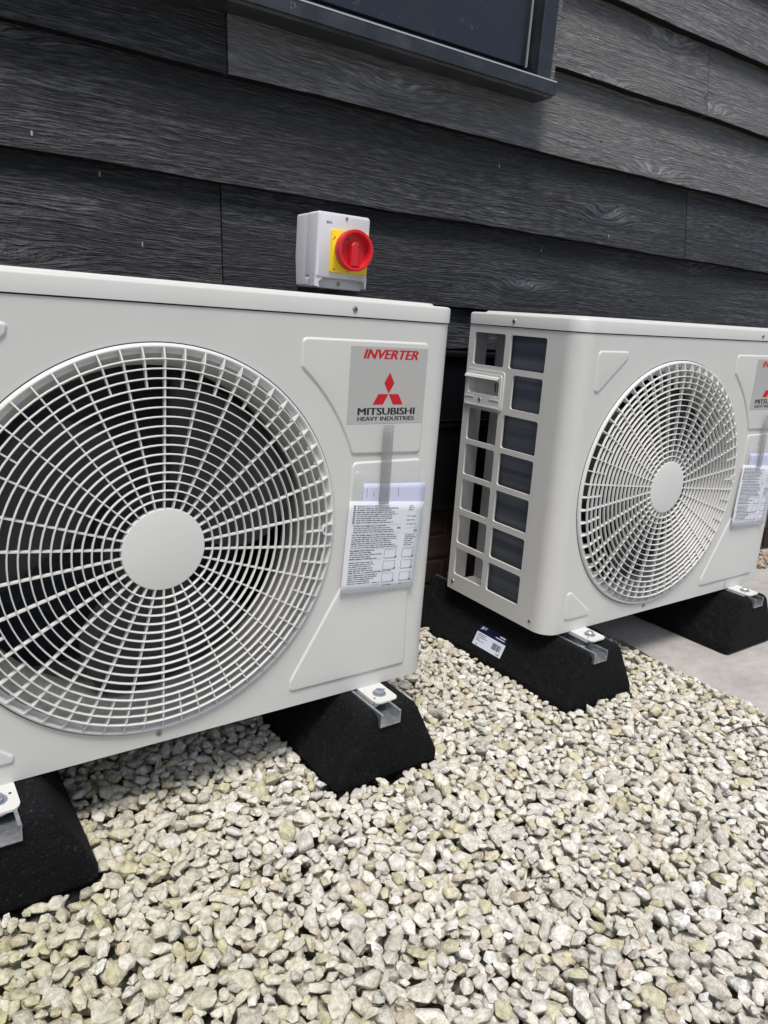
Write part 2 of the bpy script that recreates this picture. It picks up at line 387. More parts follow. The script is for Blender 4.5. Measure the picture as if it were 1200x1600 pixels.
def screw(parent, x, y, z, n='y', r=0.0053, name='screw'):
    prof = [(0, -0.0022), (r * 0.55, -0.0021), (r * 0.85, -0.0014), (r, 0), (r * 1.0, 0.001)]
    o = lathe(name, prof, M['screw'], parent, 0, 0, 14)
    bm = bmesh.new(); bm.from_mesh(o.data)
    for a in (0, 1):
        w_, l_ = 0.0005, r * 0.6
        if a: w_, l_ = l_, w_
        vs = [bm.verts.new((sx * w_, -0.00235, sz * l_)) for sx, sz in ((-1, -1), (1, -1), (1, 1), (-1, 1))]
        fc = bm.faces.new(vs); fc.material_index = 1
    bm.to_mesh(o.data); bm.free(); o.data.materials.append(M['dark'])
    o.location = (x, y, z)
    if n == 'x': o.rotation_euler = (0, 0, -PI / 2)
    if n == 'z': o.rotation_euler = (-PI / 2, 0, 0)
    return o

# ---------------------------------------------------------------- ground, slab
bm = bmesh.new()
for a in ((-60, -60), (60, -60), (60, 60), (-60, 60)): bm.verts.new((a[0], a[1], -0.177))
bm.faces.new(bm.verts[:]); g = from_bm('ground', bm, M['ground']); g['kind'] = 'structure'
# concrete slab with an uneven edge
edge = []
rs = random.Random(3)
y = -1.6
while y < 0.62:
    x = 1.668 + (y + 0.14) * 0.06 + rs.uniform(-0.004, 0.004)
    if rs.random() < 0.08: x += rs.uniform(0.004, 0.012)
    edge.append((x, y)); y += 0.03
outer = edge + [(3.9, 0.62), (3.9, -1.6)]
o = prism('concrete_slab', outer, -0.21, -0.1435, M['concrete'], None, None, 'xy'); o['kind'] = 'structure'
pts = [(1.645, -1.6), (1.656, -1.6)] + [(1.656 + (yy + 0.14) * 0.06 + rs.uniform(-0.0015, 0.0015), yy) for yy in np.linspace(-1.5, 0.6, 30)] + [(1.640 + (yy + 0.14) * 0.06 + rs.uniform(-0.003, 0.003), yy) for yy in np.linspace(0.6, -1.5, 30)]
o = prism('edging_board', [(p[0], p[1]) for p in pts[2:]], -0.21, -0.150, M['timber'], None, None, 'xy')
tag(o, 'thin weathered timber edging strip between the gravel and the concrete slab', 'edging')

# ---------------------------------------------------------------- clad wall (local frame: x along, y into the wall)
wall = empty('clad_wall', 'black horizontal timber board wall behind the two cream fan units', 'wall', (0.65, 0.5, 0), (0, 0, -0.045))
def plank(x0, x1, z0, z1, seed, fine=False):
    """feather-edge board: thick proud bottom edge, thin top edge tucked behind the one above"""
    r = random.Random(seed); n = max(4, int((x1 - x0) / 0.03)); v = []; f = []
    ph = [r.uniform(0, 6.28) for _ in range(5)]; tilt = r.uniform(-0.0015, 0.0015)
    rows = [(z0, 0.0012), (z0 + 0.0012, 0.0), (z0 + (z1 - z0) * 0.35, 0.0120), (z0 + (z1 - z0) * 0.7, 0.0235), (z1, 0.0335)]
    for i in range(n + 1):
        x = x0 + (x1 - x0) * i / n
        w_ = 0.0013 * math.sin(x * 5.3 + ph[0]) + 0.0009 * math.sin(x * 13 + ph[1]) + 0.0005 * math.sin(x * 41 + ph[2])
        cup = 0.0015 * math.sin(x * 2.1 + ph[3]) + tilt
        for k, (z, yy) in enumerate(rows): v.append((x - x0, yy + (cup if k < 4 else 0), z - z0 + (w_ if k < 2 else 0)))
        v.append((x - x0, 0.0330, 0 + w_)); v.append((x - x0, 0.0370, z1 - z0))
    K = 7
    for i in range(n):
        a = i * K; b_ = (i + 1) * K
        for k, l in ((0, 1), (1, 2), (2, 3), (3, 4), (4, 6), (6, 5), (5, 0)):
            f.append((a + k, b_ + k, b_ + l, a + l))
    f.append((0, 1, 2, 3, 4, 6, 5)); a = n * K; f.append((a + 5, a + 6, a + 4, a + 3, a + 2, a + 1, a + 0))
    o = from_py('plank', v, f, M['board_fine' if fine else 'board'], wall)
    o.location = (x0, 0, z0)
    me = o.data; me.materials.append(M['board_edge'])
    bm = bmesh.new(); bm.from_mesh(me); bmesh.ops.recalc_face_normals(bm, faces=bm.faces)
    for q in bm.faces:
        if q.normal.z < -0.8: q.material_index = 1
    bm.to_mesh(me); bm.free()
    return o
G_ = 0.0018
rows = [(0.616, 0.748), (0.722, 0.957), (0.931, 1.164), (1.138, 1.372), (1.346, 1.572), (1.545, 1.775), (1.748, 1.98), (1.953, 2.185), (2.16, 2.39)]
cuts = {0: [0.9], 1: [0.0065], 2: [1.536, -1.3], 3: [0.0065], 4: [1.534], 5: [2.4], 6: [1.5], 7: [0.4, 2.2], 8: [1.2]}
XL, XR = -1.9, 3.6
seed = 11
fine_set = {(3, 1), (4, 0), (4, 1), (5, 0)}
WIN_L, WIN_R, WIN_B, WIN_T = -0.42, 0.862, 1.284, 2.16
for i, (z0, z1) in enumerate(rows):
    xs = [XL] + sorted(cuts[i]) + [XR]
    segs = list(zip(xs[:-1], xs[1:]))
    for k, (a, b_) in enumerate(segs):
        parts = [(a, b_)]
        if z0 > WIN_B - 0.01 and z0 < WIN_T:
            parts = [(p, q) for p, q in ((a, min(b_, WIN_L)), (max(a, WIN_R), b_)) if q - p > 0.05]
        for p, q in parts:
            seed += 1
            plank(p + (G_ if p != XL else 0), q - G_, z0, z1, seed, (i, k) in fine_set or (i >= 4 and q > 1.0))
# sheathing behind the boards
box('backing_board', M['dark'], wall, XL, XR, 0.040, 0.10, 0.60, 1.30)
box('backing_board', M['dark'], wall, XL, WIN_L, 0.0405, 0.10, 1.301, 2.39)
box('backing_board', M['dark'], wall, WIN_R - 0.02, XR, 0.0405, 0.10, 1.301, 2.39)
# nail heads
for (x, z) in ((0.02, 1.19), (-0.008, 1.185), (1.35, 1.02), (1.52, 1.40), (0.93, 1.02), (1.55, 1.385), (1.545, 0.955), (0.62, 0.78), (1.1, 1.20), (1.45, 1.19)):
    o = lathe('nail_head', [(0, -0.001), (0.0022, -0.0008), (0.003, 0.001)], M['dark'], wall, 0, 0, 10); o.location = (x, 0.0005 + (0.012 if z > 1.17 and z < 1.2 else 0.004), z)
# black trims low on the wall
def trim(z_top, z_bot, proud):
    prof = [(0.03, z_top), (-proud + 0.006, z_top - 0.001), (-proud + 0.001, z_top - 0.005), (-proud, z_top - 0.010), (-proud + 0.001, z_top - 0.016), (-0.002, z_top - 0.021), (0.0, z_bot), (0.03, z_bot)]
    return prism('drip_trim', prof, XL, XR, M['flash'], wall, 40, 'yz')
trim(0.612, 0.428, 0.014); trim(0.425, 0.19, 0.010)
box('drip_trim', M['flash'], wall, XL, XR, -0.012, 0.03, 0.4255, 0.4275)
# brick plinth
box('mortar_bed', M['mortar'], wall, XL, XR, 0.036, 0.12, -0.20, 0.189)
bmk = bmesh.new(); add_box(bmk, 0, 0.213, 0, 0.02, 0, 0.063, 0.002, 1); bme = bpy.data.meshes.new('brick')
bmesh.ops.recalc_face_normals(bmk, faces=bmk.faces); bmk.to_mesh(bme); bmk.free(); bme.materials.append(M['brick'])
for r_ in range(4):
    z = -0.125 + r_ * 0.075 if r_ else -0.125
    x = 0.15 + (0.11 if r_ % 2 else 0)
    while x < 2.9:
        o = bpy.data.objects.new('brick', bme); C.objects.link(o); o.parent = wall
        o.location = (x, 0.030 + rs.uniform(-0.002, 0.002), z); x += 0.2235

# window
win = bpy.data.objects.new('window', None); C.objects.link(win); win.parent = wall
# sill: sloping face with a thin bright top edge
prism('sill', [(-0.060, 1.254), (-0.060, 1.2825), (-0.056, 1.2855), (0.02, 1.292), (0.02, 1.25), (-0.045, 1.25), (-0.050, 1.254)], WIN_L - 0.02, 0.846, M['alu'], win, 30, 'yz')
prism('sill_edge', [(-0.0608, 1.2825), (-0.0608, 1.2858), (-0.054, 1.2878), (-0.054, 1.2852), (-0.0602, 1.2834)], WIN_L - 0.02, 0.8455, M['edge_alu'], win, None, 'yz')
box('casing', M['alu'], win, 0.797, 0.842, -0.040, 0.03, 1.2925, 2.16, 0.0015, 1)
box('casing_trim', M['board_fine'], win, 0.8425, 0.860, -0.034, 0.03, 1.290, 2.16, 0.001, 1)
box('casing', M['alu'], win, WIN_L, WIN_L + 0.045, -0.040, 0.03, 1.2925, 2.16, 0.0015, 1)
box('casing', M['alu'], win, WIN_L + 0.0455, 0.7965, -0.040, 0.03, 2.10, 2.16, 0.0015, 1)
box('bottom_rail', M['flash'], win, WIN_L + 0.046, 0.7962, 0.004, 0.03, 1.2922, 1.316)
box('pane', M['pane'], win, WIN_L + 0.05, 0.786, -0.004, 0.02, 1.3165, 2.095, 0.002, 1)
box('pane_edge', M['edge_alu'], win, 0.7865, 0.7885, -0.007, 0.02, 1.3165, 2.095)  # pale strip, a highlight line beside the pane put into the colour

# ---------------------------------------------------------------- fan unit
W, D, H, RC = 0.8923, 0.3515, 0.6786, 0.042
FX, FZ = 0.3521, 0.3258
LARC = PI / 2 * RC
def cmap(s, z, d):
    # s: RC..W-RC front; below RC arc then left side; above arc then right side
    if s < RC - LARC: return (d, RC + (RC - LARC - s), z)
    if s < RC:
        a = (RC - s) / RC; return (RC - (RC - d) * math.sin(a), RC - (RC - d) * math.cos(a), z)
    if s <= W - RC: return (s, d, z)
    if s < W - RC + LARC:
        a = (s - (W - RC)) / RC; return (W - RC + (RC - d) * math.sin(a), RC - (RC - d) * math.cos(a), z)
    return (W - d, RC + (s - (W - RC + LARC)), z)
def sL(y): return RC - LARC - (y - RC)
def circle(cx, cz, r, n=96): return [(cx + r * math.cos(2 * PI * i / n), cz + r * math.sin(2 * PI * i / n)) for i in range(n)]

def make_unit():
    root = empty('outdoor_fan_unit', 'x', 'heat pump')
    s0 = sL(D); s1 = W - RC + LARC + (D - RC)
    zt = H
    cells = []
    fr = [(0.586, 0.662), (0.495, 0.573), (0.401, 0.479), (0.311, 0.389), (0.220, 0.298), (0.129, 0.205), (0.043, 0.115)]
    for i, (a, b_) in enumerate(fr):
        cells.append((0.095, 0.189 if i == 1 else 0.207, a, b_))
        if i != 1: cells.append((0.2245, 0.3315, a, b_))
    cells.append((0.227, 0.333, 0.518, 0.552))
    hol = [round_poly([(sL(y1), a), (sL(y0), a), (sL(y0), b_), (sL(y1), b_)], 0.006, 4) for y0, y1, a, b_ in cells]
    lines = []
    for k in range(9):
        for base in (RC - LARC, W - RC):
            s = base + LARC * k / 8; lines.append(((s, 0), (s, zt)))
    for s in (RC + 0.004, W - RC - 0.004, RC - LARC - 0.004, W - RC + LARC + 0.004): lines.append(((s, 0), (s, zt)))
    hf = circle(FX, FZ, 0.2865)
    sheet('casing', [(s0, 0), (s1, 0), (s1, zt), (s0, zt)], [hf] + hol, lines, cmap, 0.0012, M['casing'], root, lips=[(h, 0.005) for h in hol])
    # bottom flange, base pan, back frame and inner posts
    prism('base_pan', round_poly([(0.003, 0.003), (W - 0.003, 0.003), (W - 0.003, D - 0.002), (0.003, D - 0.002)], [RC, RC, 0.004, 0.004]), 0.003, 0.016, M['casing'], root, 35, 'xy')
    box('corner_post', M['inner_steel'], root, 0.0015, 0.056, D - 0.004, D, 0.004, H)
    box('end_plate', M['inner_steel'], root, 0.088, 0.090, 0.215, D - 0.003, 0.017, H - 0.002)
    box('back_panel', M['dark'], root, 0.0905, W - 0.002, D - 0.004, D - 0.001, 0.004, H)
    box('coil', M['coil'], root, 0.014, 0.045, 0.07, 0.214, 0.017, H - 0.004)
    box('coil', M['coil'], root, 0.091, W - 0.27, D - 0.035, D - 0.006, 0.017, H - 0.004)
    box('partition', M['dark'], root, 0.655, 0.657, 0.02, D - 0.036, 0.017, H - 0.003)
    # lid
    lo = 0.0022
    def plan(off, r): return round_poly([(-off, -off), (W + off, -off), (W + off, D + off), (-off, D + off)], [r, r, 0.006, 0.006], 8)
    loops = [(plan(lo, RC + lo), H + 0.0022), (plan(lo, RC + lo), H + 0.0252), (plan(lo - 0.0008, RC + lo), H + 0.0275), (plan(lo - 0.0026, RC), H + 0.0290), (plan(-0.004, RC - .004), H + 0.0298), (plan(-0.022, RC - 0.01), H + 0.0302), (plan(-0.0235, RC - 0.01), H + 0.0312), (plan(-0.026, RC - 0.012), H + 0.0338), (plan(-0.028, RC - 0.012), H + 0.0342)]
    bm = bmesh.new(); L = []
    inn = [bm.verts.new((p[0], p[1], H + 0.0022)) for p in plan(lo - 0.0012, RC + lo)]
    inn2 = [bm.verts.new((p[0], p[1], H + 0.02)) for p in plan(lo - 0.0012, RC + lo)]
    for p, z in loops: L.append([bm.verts.new((q[0], q[1], z)) for q in p])
    seq = [inn2, inn] + L; n = len(inn)
    for a, b_ in zip(seq[:-1], seq[1:]):
        for i in range(n): bm.faces.new((a[i], a[(i + 1) % n], b_[(i + 1) % n], b_[i]))
    bm.faces.new(L[-1]); bm.faces.new(inn2[::-1])
    lid = from_bm('lid', bm, M['casing'], root, 38)
    screw(lid, 0.669, -lo, 0.6925); screw(lid, -lo, 0.20, 0.693, 'x')
    for xx in (0.3493,): screw(root, xx, 0, 0.0165)
    for yy in (0.332, 0.028): screw(root, 0, yy, 0.022, 'x') if yy > 0.05 else screw(root, 0.001, 0.052, 0.020, 'x')
    # pressed panels
    def arc(a0, a1, r, n=10):
        return [(FX + r * math.cos(a0 + (a1 - a0) * i / n), FZ + r * math.sin(a0 + (a1 - a0) * i / n)) for i in range(n + 1)]
    RR = 0.351
    aU = math.atan2(0.598 - FZ, 0.575 - FX); aD = math.atan2(0.450 - FZ, 0.6765 - FX)
    mid = arc(aU, aD, RR)
    pA = [(0.574, 0.645), (0.830, 0.645), (0.830, 0.448)] + mid[::-1]
    rr = [0.010, 0.010, 0.010] + [0.008] + [0] * (len(mid) - 2) + [0.008]
    raised('pressed_panel', round_poly(pA, rr), 0.003, 0.0045, M['casing'], root)
    raised('pressed_panel', round_poly([(0.6835, 0.4385), (0.834, 0.4385), (0.832, 0.224), (0.682, 0.224)], 0.010), 0.003, 0.0045, M['casing'], root)
    raised('pressed_panel', round_poly([(0.676, 0.2135), (0.828, 0.2135), (0.835, 0.0295), (0.5803, 0.0295), (0.5803, 0.052)], [0.012, 0.01, 0.01, 0.008, 0.01]), 0.003, 0.0045, M['casing'], root)
    raised('pressed_panel', round_poly([(0.0545, 0.645), (0.157, 0.645), (0.154, 0.629), (0.070, 0.556), (0.0545, 0.556)], [0.011, 0.010, 0.009, 0.010, 0.009]), 0.003, 0.0045, M['casing'], root)
    raised('pressed_panel', round_poly([(0.055, 0.030), (0.142, 0.030), (0.140, 0.043), (0.070, 0.100), (0.055, 0.100)], [0.010, 0.009, 0.008, 0.009, 0.009]), 0.003, 0.0045, M['casing'], root)
    # sticker with the maker's mark
    st = raised('sticker', round_poly([(0.6651, 0.504), (0.8259, 0.504), (0.8259, 0.6346), (0.6651, 0.6346)], 0.001, 2), 0.0002, 0.0003, M['sticker'], root, -0.0031, None)
    yt = -0.0036
    text_obj('lettering', 'INVERTER', 0.6915, 0.6145, 0.113, 0.0155, yt, M['ink_red'], st, bold=0.07, shear=0.28)
    text_obj('lettering', 'MITSUBISHI', 0.6865, 0.5195, 0.120, 0.0122, yt, M['ink_black'], st, bold=0.075)
    text_obj('lettering', 'HEAVY INDUSTRIES', 0.6865, 0.5095, 0.120, 0.0072, yt, M['ink_black'], st, bold=0.06)
    s = 0.0213; cx, cz = 0.7475, 0.5555; q3 = 0.866 * s
    v = []; f = []
    for k, pts in enumerate((((0, 0.0006), (s / 2, q3), (0, 2 * q3), (-s / 2, q3)), ((0.0004, -0.0003), (s, -0.0003), (1.5 * s, -q3), (s / 2, -q3)), ((-0.0004, -0.0003), (-s / 2, -q3), (-1.5 * s, -q3), (-s, -0.0003)))):
        f.append(tuple(len(v) + i for i in range(4))); v += [(cx + a, yt, cz + b_) for a, b_ in pts]
    from_py('three_diamond_mark', v, f, M['ink_red'], st)
    # fan grille
    gr = bpy.data.objects.new('fan_grille', None); C.objects.link(gr); gr.parent = root
    lathe('bezel', [(0.3010, 0.0), (0.3006, -0.0015), (0.2995, -0.0048), (0.2980, -0.0062), (0.2962, -0.0066), (0.2945, -0.0058), (0.2925, -0.0030), (0.2895, 0.004), (0.2870, 0.014), (0.2855, 0.022), (0.284, 0.022), (0.285, 0.008), (0.286, 0.0015)], M['grille'], gr, FX, FZ, 128)
    lathe('bezel_gap', [(0.3024, -0.0002), (0.3024, -0.0004), (0.3008, -0.0004), (0.3008, -0.0002)], M['dark'], gr, FX, FZ, 128, True)
    lathe('hub_cap', [(0.0, -0.0135), (0.0600, -0.0135), (0.0622, -0.0130), (0.0630, -0.0115), (0.0630, -0.004), (0.061, -0.004)], M['grille'], gr, FX, FZ, 72)
    yf = -0.0135; step = (0.2798 - 0.0629) / 16
    for k in range(1, 17):
        r = 0.0629 + k * step; yy = yf - 0.0015 * math.sin(PI * k / 17)
        hw = 0.00105
        lathe('ring', [(r - hw * 0.5, yy), (r + hw * 0.5, yy), (r + hw, yy + 0.0008), (r + hw * 0.8, yy + 0.0058), (r - hw * 0.8, yy + 0.0058), (r - hw, yy + 0.0008)], M['grille'], gr, FX, FZ, 96, True, 50)
    def spoke_mesh(r0, clip=False):
        # radial fin with deeper gusset at the rim; local: radial = x
        h = 0.00105; rk = 0.2798; rimr = 0.2862 if not clip else 0.2862
        top = [(r0, yf + 0.0006), (rk - 0.002, yf + 0.0002), (rk + 0.004, yf + 0.0018), (0.2955, -0.0072)]
        bot = [(r0, yf + 0.0075), (rk - 0.002, yf + 0.0085), (rk + 0.002, 0.004), (0.2905, 0.010)]
        if clip: top = top[:2] + [(0.2745, yf + 0.0004)]; bot = bot[:2] + [(0.2745, yf + 0.008)]; top = [top[0], (0.272, yf)]; bot = [bot[0], (0.272, yf + 0.008)]
        v = []; f = []; n = len(top)
        for s_ in (-1, 1):
            for a, b_ in top: v.append((a, b_, s_ * h))
            for a, b_ in bot: v.append((a, b_, s_ * h))
        for i in range(n - 1):
            f.append((i, i + 1, n + i + 1, n + i)); f.append((2 * n + i, 3 * n + i, 3 * n + i + 1, 2 * n + i + 1))
            f.append((i, 2 * n + i, 2 * n + i + 1, i + 1)); f.append((n + i, n + i + 1, 3 * n + i + 1, 3 * n + i))
        f.append((0, n, 3 * n, 2 * n)); f.append((n - 1, 3 * n - 1, 4 * n - 1, 2 * n - 1))
        me = bpy.data.meshes.new('spoke'); me.from_pydata(v, [], f); me.update()
        bm = bmesh.new(); bm.from_mesh(me); bmesh.ops.recalc_face_normals(bm, faces=bm.faces); bm.to_mesh(me); bm.free()
        me.materials.append(M['grille']); return me
    ml, ms, mc = spoke_mesh(0.0626), spoke_mesh(0.0629 + 12.92 * step), spoke_mesh(0.0629 + 12.92 * step, True)
    for i in range(60):
        a = PI / 2 - i * 2 * PI / 60
        o = bpy.data.objects.new('spoke', mc if i == 15 else (ms if i % 2 else ml)); C.objects.link(o); o.parent = gr
        o.location = (FX, 0, FZ); o.rotation_euler = (0, -a, 0)
    # D-shaped clip on the right of the rim
    pts = [(0.2935, 0.0105), (0.286, 0.0105)] + [(0.283 + 0.0105 * math.cos(a), 0.0105 * math.sin(a)) for a in np.linspace(PI / 2, 3 * PI / 2, 12)] + [(0.286, -0.0105), (0.2935, -0.0105)]
    v = []; f = []; inn_ = [(p[0] + (0.002 if i not in (0, len(pts) - 1) else 0), p[1] * 0.79) for i, p in enumerate(pts)]; n = len(pts)
    for y_ in (yf + 0.001, 0.006):
        for p in pts: v.append((FX + p[0], y_, FZ + p[1]))
        for p in inn_: v.append((FX + p[0], y_, FZ + p[1]))
    for i in range(n - 1):
        f += [(i, i + 1, n + i + 1, n + i), (2 * n + i, 3 * n + i, 3 * n + i + 1, 2 * n + i + 1), (i, 2 * n + i, 2 * n + i + 1, i + 1), (n + i, n + i + 1, 3 * n + i + 1, 3 * n + i)]
    from_py('rim_clip', v, f, M['grille'], gr)
    # shroud and propeller
    lathe('shroud', [(0.2862, 0.0013), (0.282, 0.006), (0.275, 0.016), (0.269, 0.03), (0.265, 0.06), (0.265, 0.10), (0.272, 0.125), (0.275, 0.125), (0.268, 0.10), (0.268, 0.06), (0.279, 0.016), (0.2868, 0.005)], M['shroud'], root, FX, FZ, 96)
    box('inner_wall', M['dark'], root, 0.0925, 0.654, 0.127, 0.129, 0.018, H - 0.003) if False else None
    pr = lathe('fan_propeller', [(0.0, 0.035), (0.066, 0.036), (0.074, 0.042), (0.076, 0.10), (0.0, 0.10)], M['blade'], root, FX, FZ, 48)
    for k in range(3):
        a0 = 0.45 + k * 2 * PI / 3; v = []; f = []; nr, na = 10, 14
        for i in range(nr + 1):
            r = 0.07 + (0.255 - 0.07) * i / nr; span = 1.15 + 0.35 * math.sin(PI * i / nr); sh = 0.35 * (i / nr) ** 1.5
            for j in range(na + 1):
                u = j / na; a = a0 + sh + (u - 0.5) * span
                v.append((FX + r * math.cos(a), 0.045 + 0.05 * u + 0.01 * math.sin(PI * u), FZ + r * math.sin(a)))
        for i in range(nr):
            for j in range(na): f.append((i * (na + 1) + j, i * (na + 1) + j + 1, (i + 1) * (na + 1) + j + 1, (i + 1) * (na + 1) + j))
        o = from_py('blade', v, f, M['blade'], pr, 60)
        md = o.modifiers.new('thickness', 'SOLIDIFY'); md.thickness = 0.003
    # carry handle on the left side
    hd = bpy.data.objects.new('carry_handle', None); C.objects.link(hd); hd.parent = root
    frm = round_poly([(0.214, 0.484), (0.3475, 0.484), (0.3475, 0.5755), (0.214, 0.5755)], 0.006, 4)
    hole = round_poly([(0.226, 0.517), (0.334, 0.517), (0.334, 0.553), (0.226, 0.553)], 0.006, 4)
    def hm(s, z, d): return (-0.003 + d, s, z)
    sheet('handle_plate', frm, [hole], [], hm, 0.0032, M['grille'], hd)
    frm2 = round_poly([(0.219, 0.488), (0.343, 0.488), (0.343, 0.5675), (0.219, 0.5675)], 0.006, 4)
    hm2 = lambda s, z, d: (-0.0055 + d, s, z)
    sheet('handle_plate', frm2, [hole], [], hm2, 0.0024, M['grille'], hd)
    # pocket
    bm = bmesh.new()
    a = [bm.verts.new((-0.0054, p[0], p[1])) for p in hole]; c_ = [bm.verts.new((0.020, 0.28 + (p[0] - 0.28) * 0.95, 0.535 + (p[1] - 0.535) * 0.85)) for p in hole]; n = len(hole)
    for i in range(n): bm.faces.new((a[i], a[(i + 1) % n], c_[(i + 1) % n], c_[i]))
    bm.faces.new(c_); from_bm('pocket', bm, M['grille'], hd)
    for k in range(4): box('pocket_slot', M['dark'], hd, 0.0185, 0.0197, 0.232 + k * 0.010, 0.2345 + k * 0.010, 0.524, 0.546)
    prism('hood', [(-0.0055, 0.5610), (-0.0135, 0.5570), (-0.0165, 0.5495), (-0.0155, 0.5485), (-0.0115, 0.5535), (-0.0055, 0.5550)], 0.228, 0.341, M['grille'], hd, 30, 'xz') if False else None
    bm = bmesh.new(); pf = [(-0.0055, 0.5630), (-0.0095, 0.5615), (-0.0120, 0.5560), (-0.0110, 0.5552), (-0.0085, 0.5590), (-0.0055, 0.5600)]
    a = [bm.verts.new((p[0], 0.226, p[1])) for p in pf]; c_ = [bm.verts.new((p[0], 0.343, p[1])) for p in pf]
    bm.faces.new(a); bm.faces.new(c_[::-1])
    for i in range(6): bm.faces.new((a[i], a[(i + 1) % 6], c_[(i + 1) % 6], c_[i]))
    from_bm('hood', bm, M['grille'], hd)
    box('moulded_rib', M['grille'], hd, -0.0068, -0.0055, 0.311, 0.341, 0.5075, 0.5100); box('moulded_rib', M['grille'], hd, -0.0068, -0.0055, 0.222, 0.254, 0.5075, 0.5100)
    box('moulded_rib', M['grille'], hd, -0.0068, -0.0055, 0.222, 0.341, 0.4885, 0.4915)
    screw(hd, -0.0056, 0.288, 0.5045, 'x', 0.0050)
    # feet
    for fx in (0.112, 0.755):
        pl = round_poly([(fx - 0.0255, 0.05), (fx - 0.0255, -0.063), (fx + 0.0255, -0.063), (fx + 0.0255, 0.05)], [0, 0.012, 0.012, 0], 6)
        ft = prism('foot', pl, -0.0035, -0.0002, M['casing'], root, None, 'xy')
        for s_ in (-1, 1): box('foot_lip', M['casing'], ft, fx + s_ * 0.0255 - 0.0008, fx + s_ * 0.0255 + 0.0008, -0.050, 0.05, -0.0085, -0.0008)
        lathe('washer', [(0.0, 0.0018), (0.0125, 0.0018), (0.0130, 0.0010), (0.0130, -0.0002)], M['zinc'], ft, fx, -0.034, 28, False, 35, 'z')
        lathe('bolt', [(0, 0.0062), (0.0025, 0.0062), (0.0030, 0.0075), (0.0068, 0.0080), (0.0082, 0.0068), (0.0085, 0.0018)], M['zinc'], ft, fx, -0.034, 6 if fx > 0.5 else 24, False, 35, 'z')
        for s_ in (-1, 1): lathe('foot_hole', [(0, 0.00005), (0.0022, 0.00005), (0.0022, -0.0001)], M['dark'], ft, fx + s_ * 0.0175, -0.0345 + s_ * 0.010, 10, False, 35, 'z')
    # seam between front and service panel
    return root
def kids(o): return [c for c in bpy.data.objects if c.parent == o]
def copy_tree(o, parent=None):
    c = o.copy(); C.objects.link(c); c.parent = parent
    for ch in kids(o): copy_tree(ch, c)
    return c
unit = make_unit()
unit['label'] = 'near cream outdoor fan unit cut by the left picture edge'; unit['group'] = 'cream outdoor fan units standing on rubber blocks'
unit2 = copy_tree(unit)
unit2['label'] = 'farther cream outdoor fan unit showing its slotted side, partly over the concrete slab'
unit2.location = (1.2362, -0.0034, 0.0018); unit2.rotation_euler = (0.0045, -0.0155, -0.0199)

box('panel_seam', M['dark'], unit2, 0.7080, 0.7092, -0.0003, 0.0004, 0.0005, 0.0245)

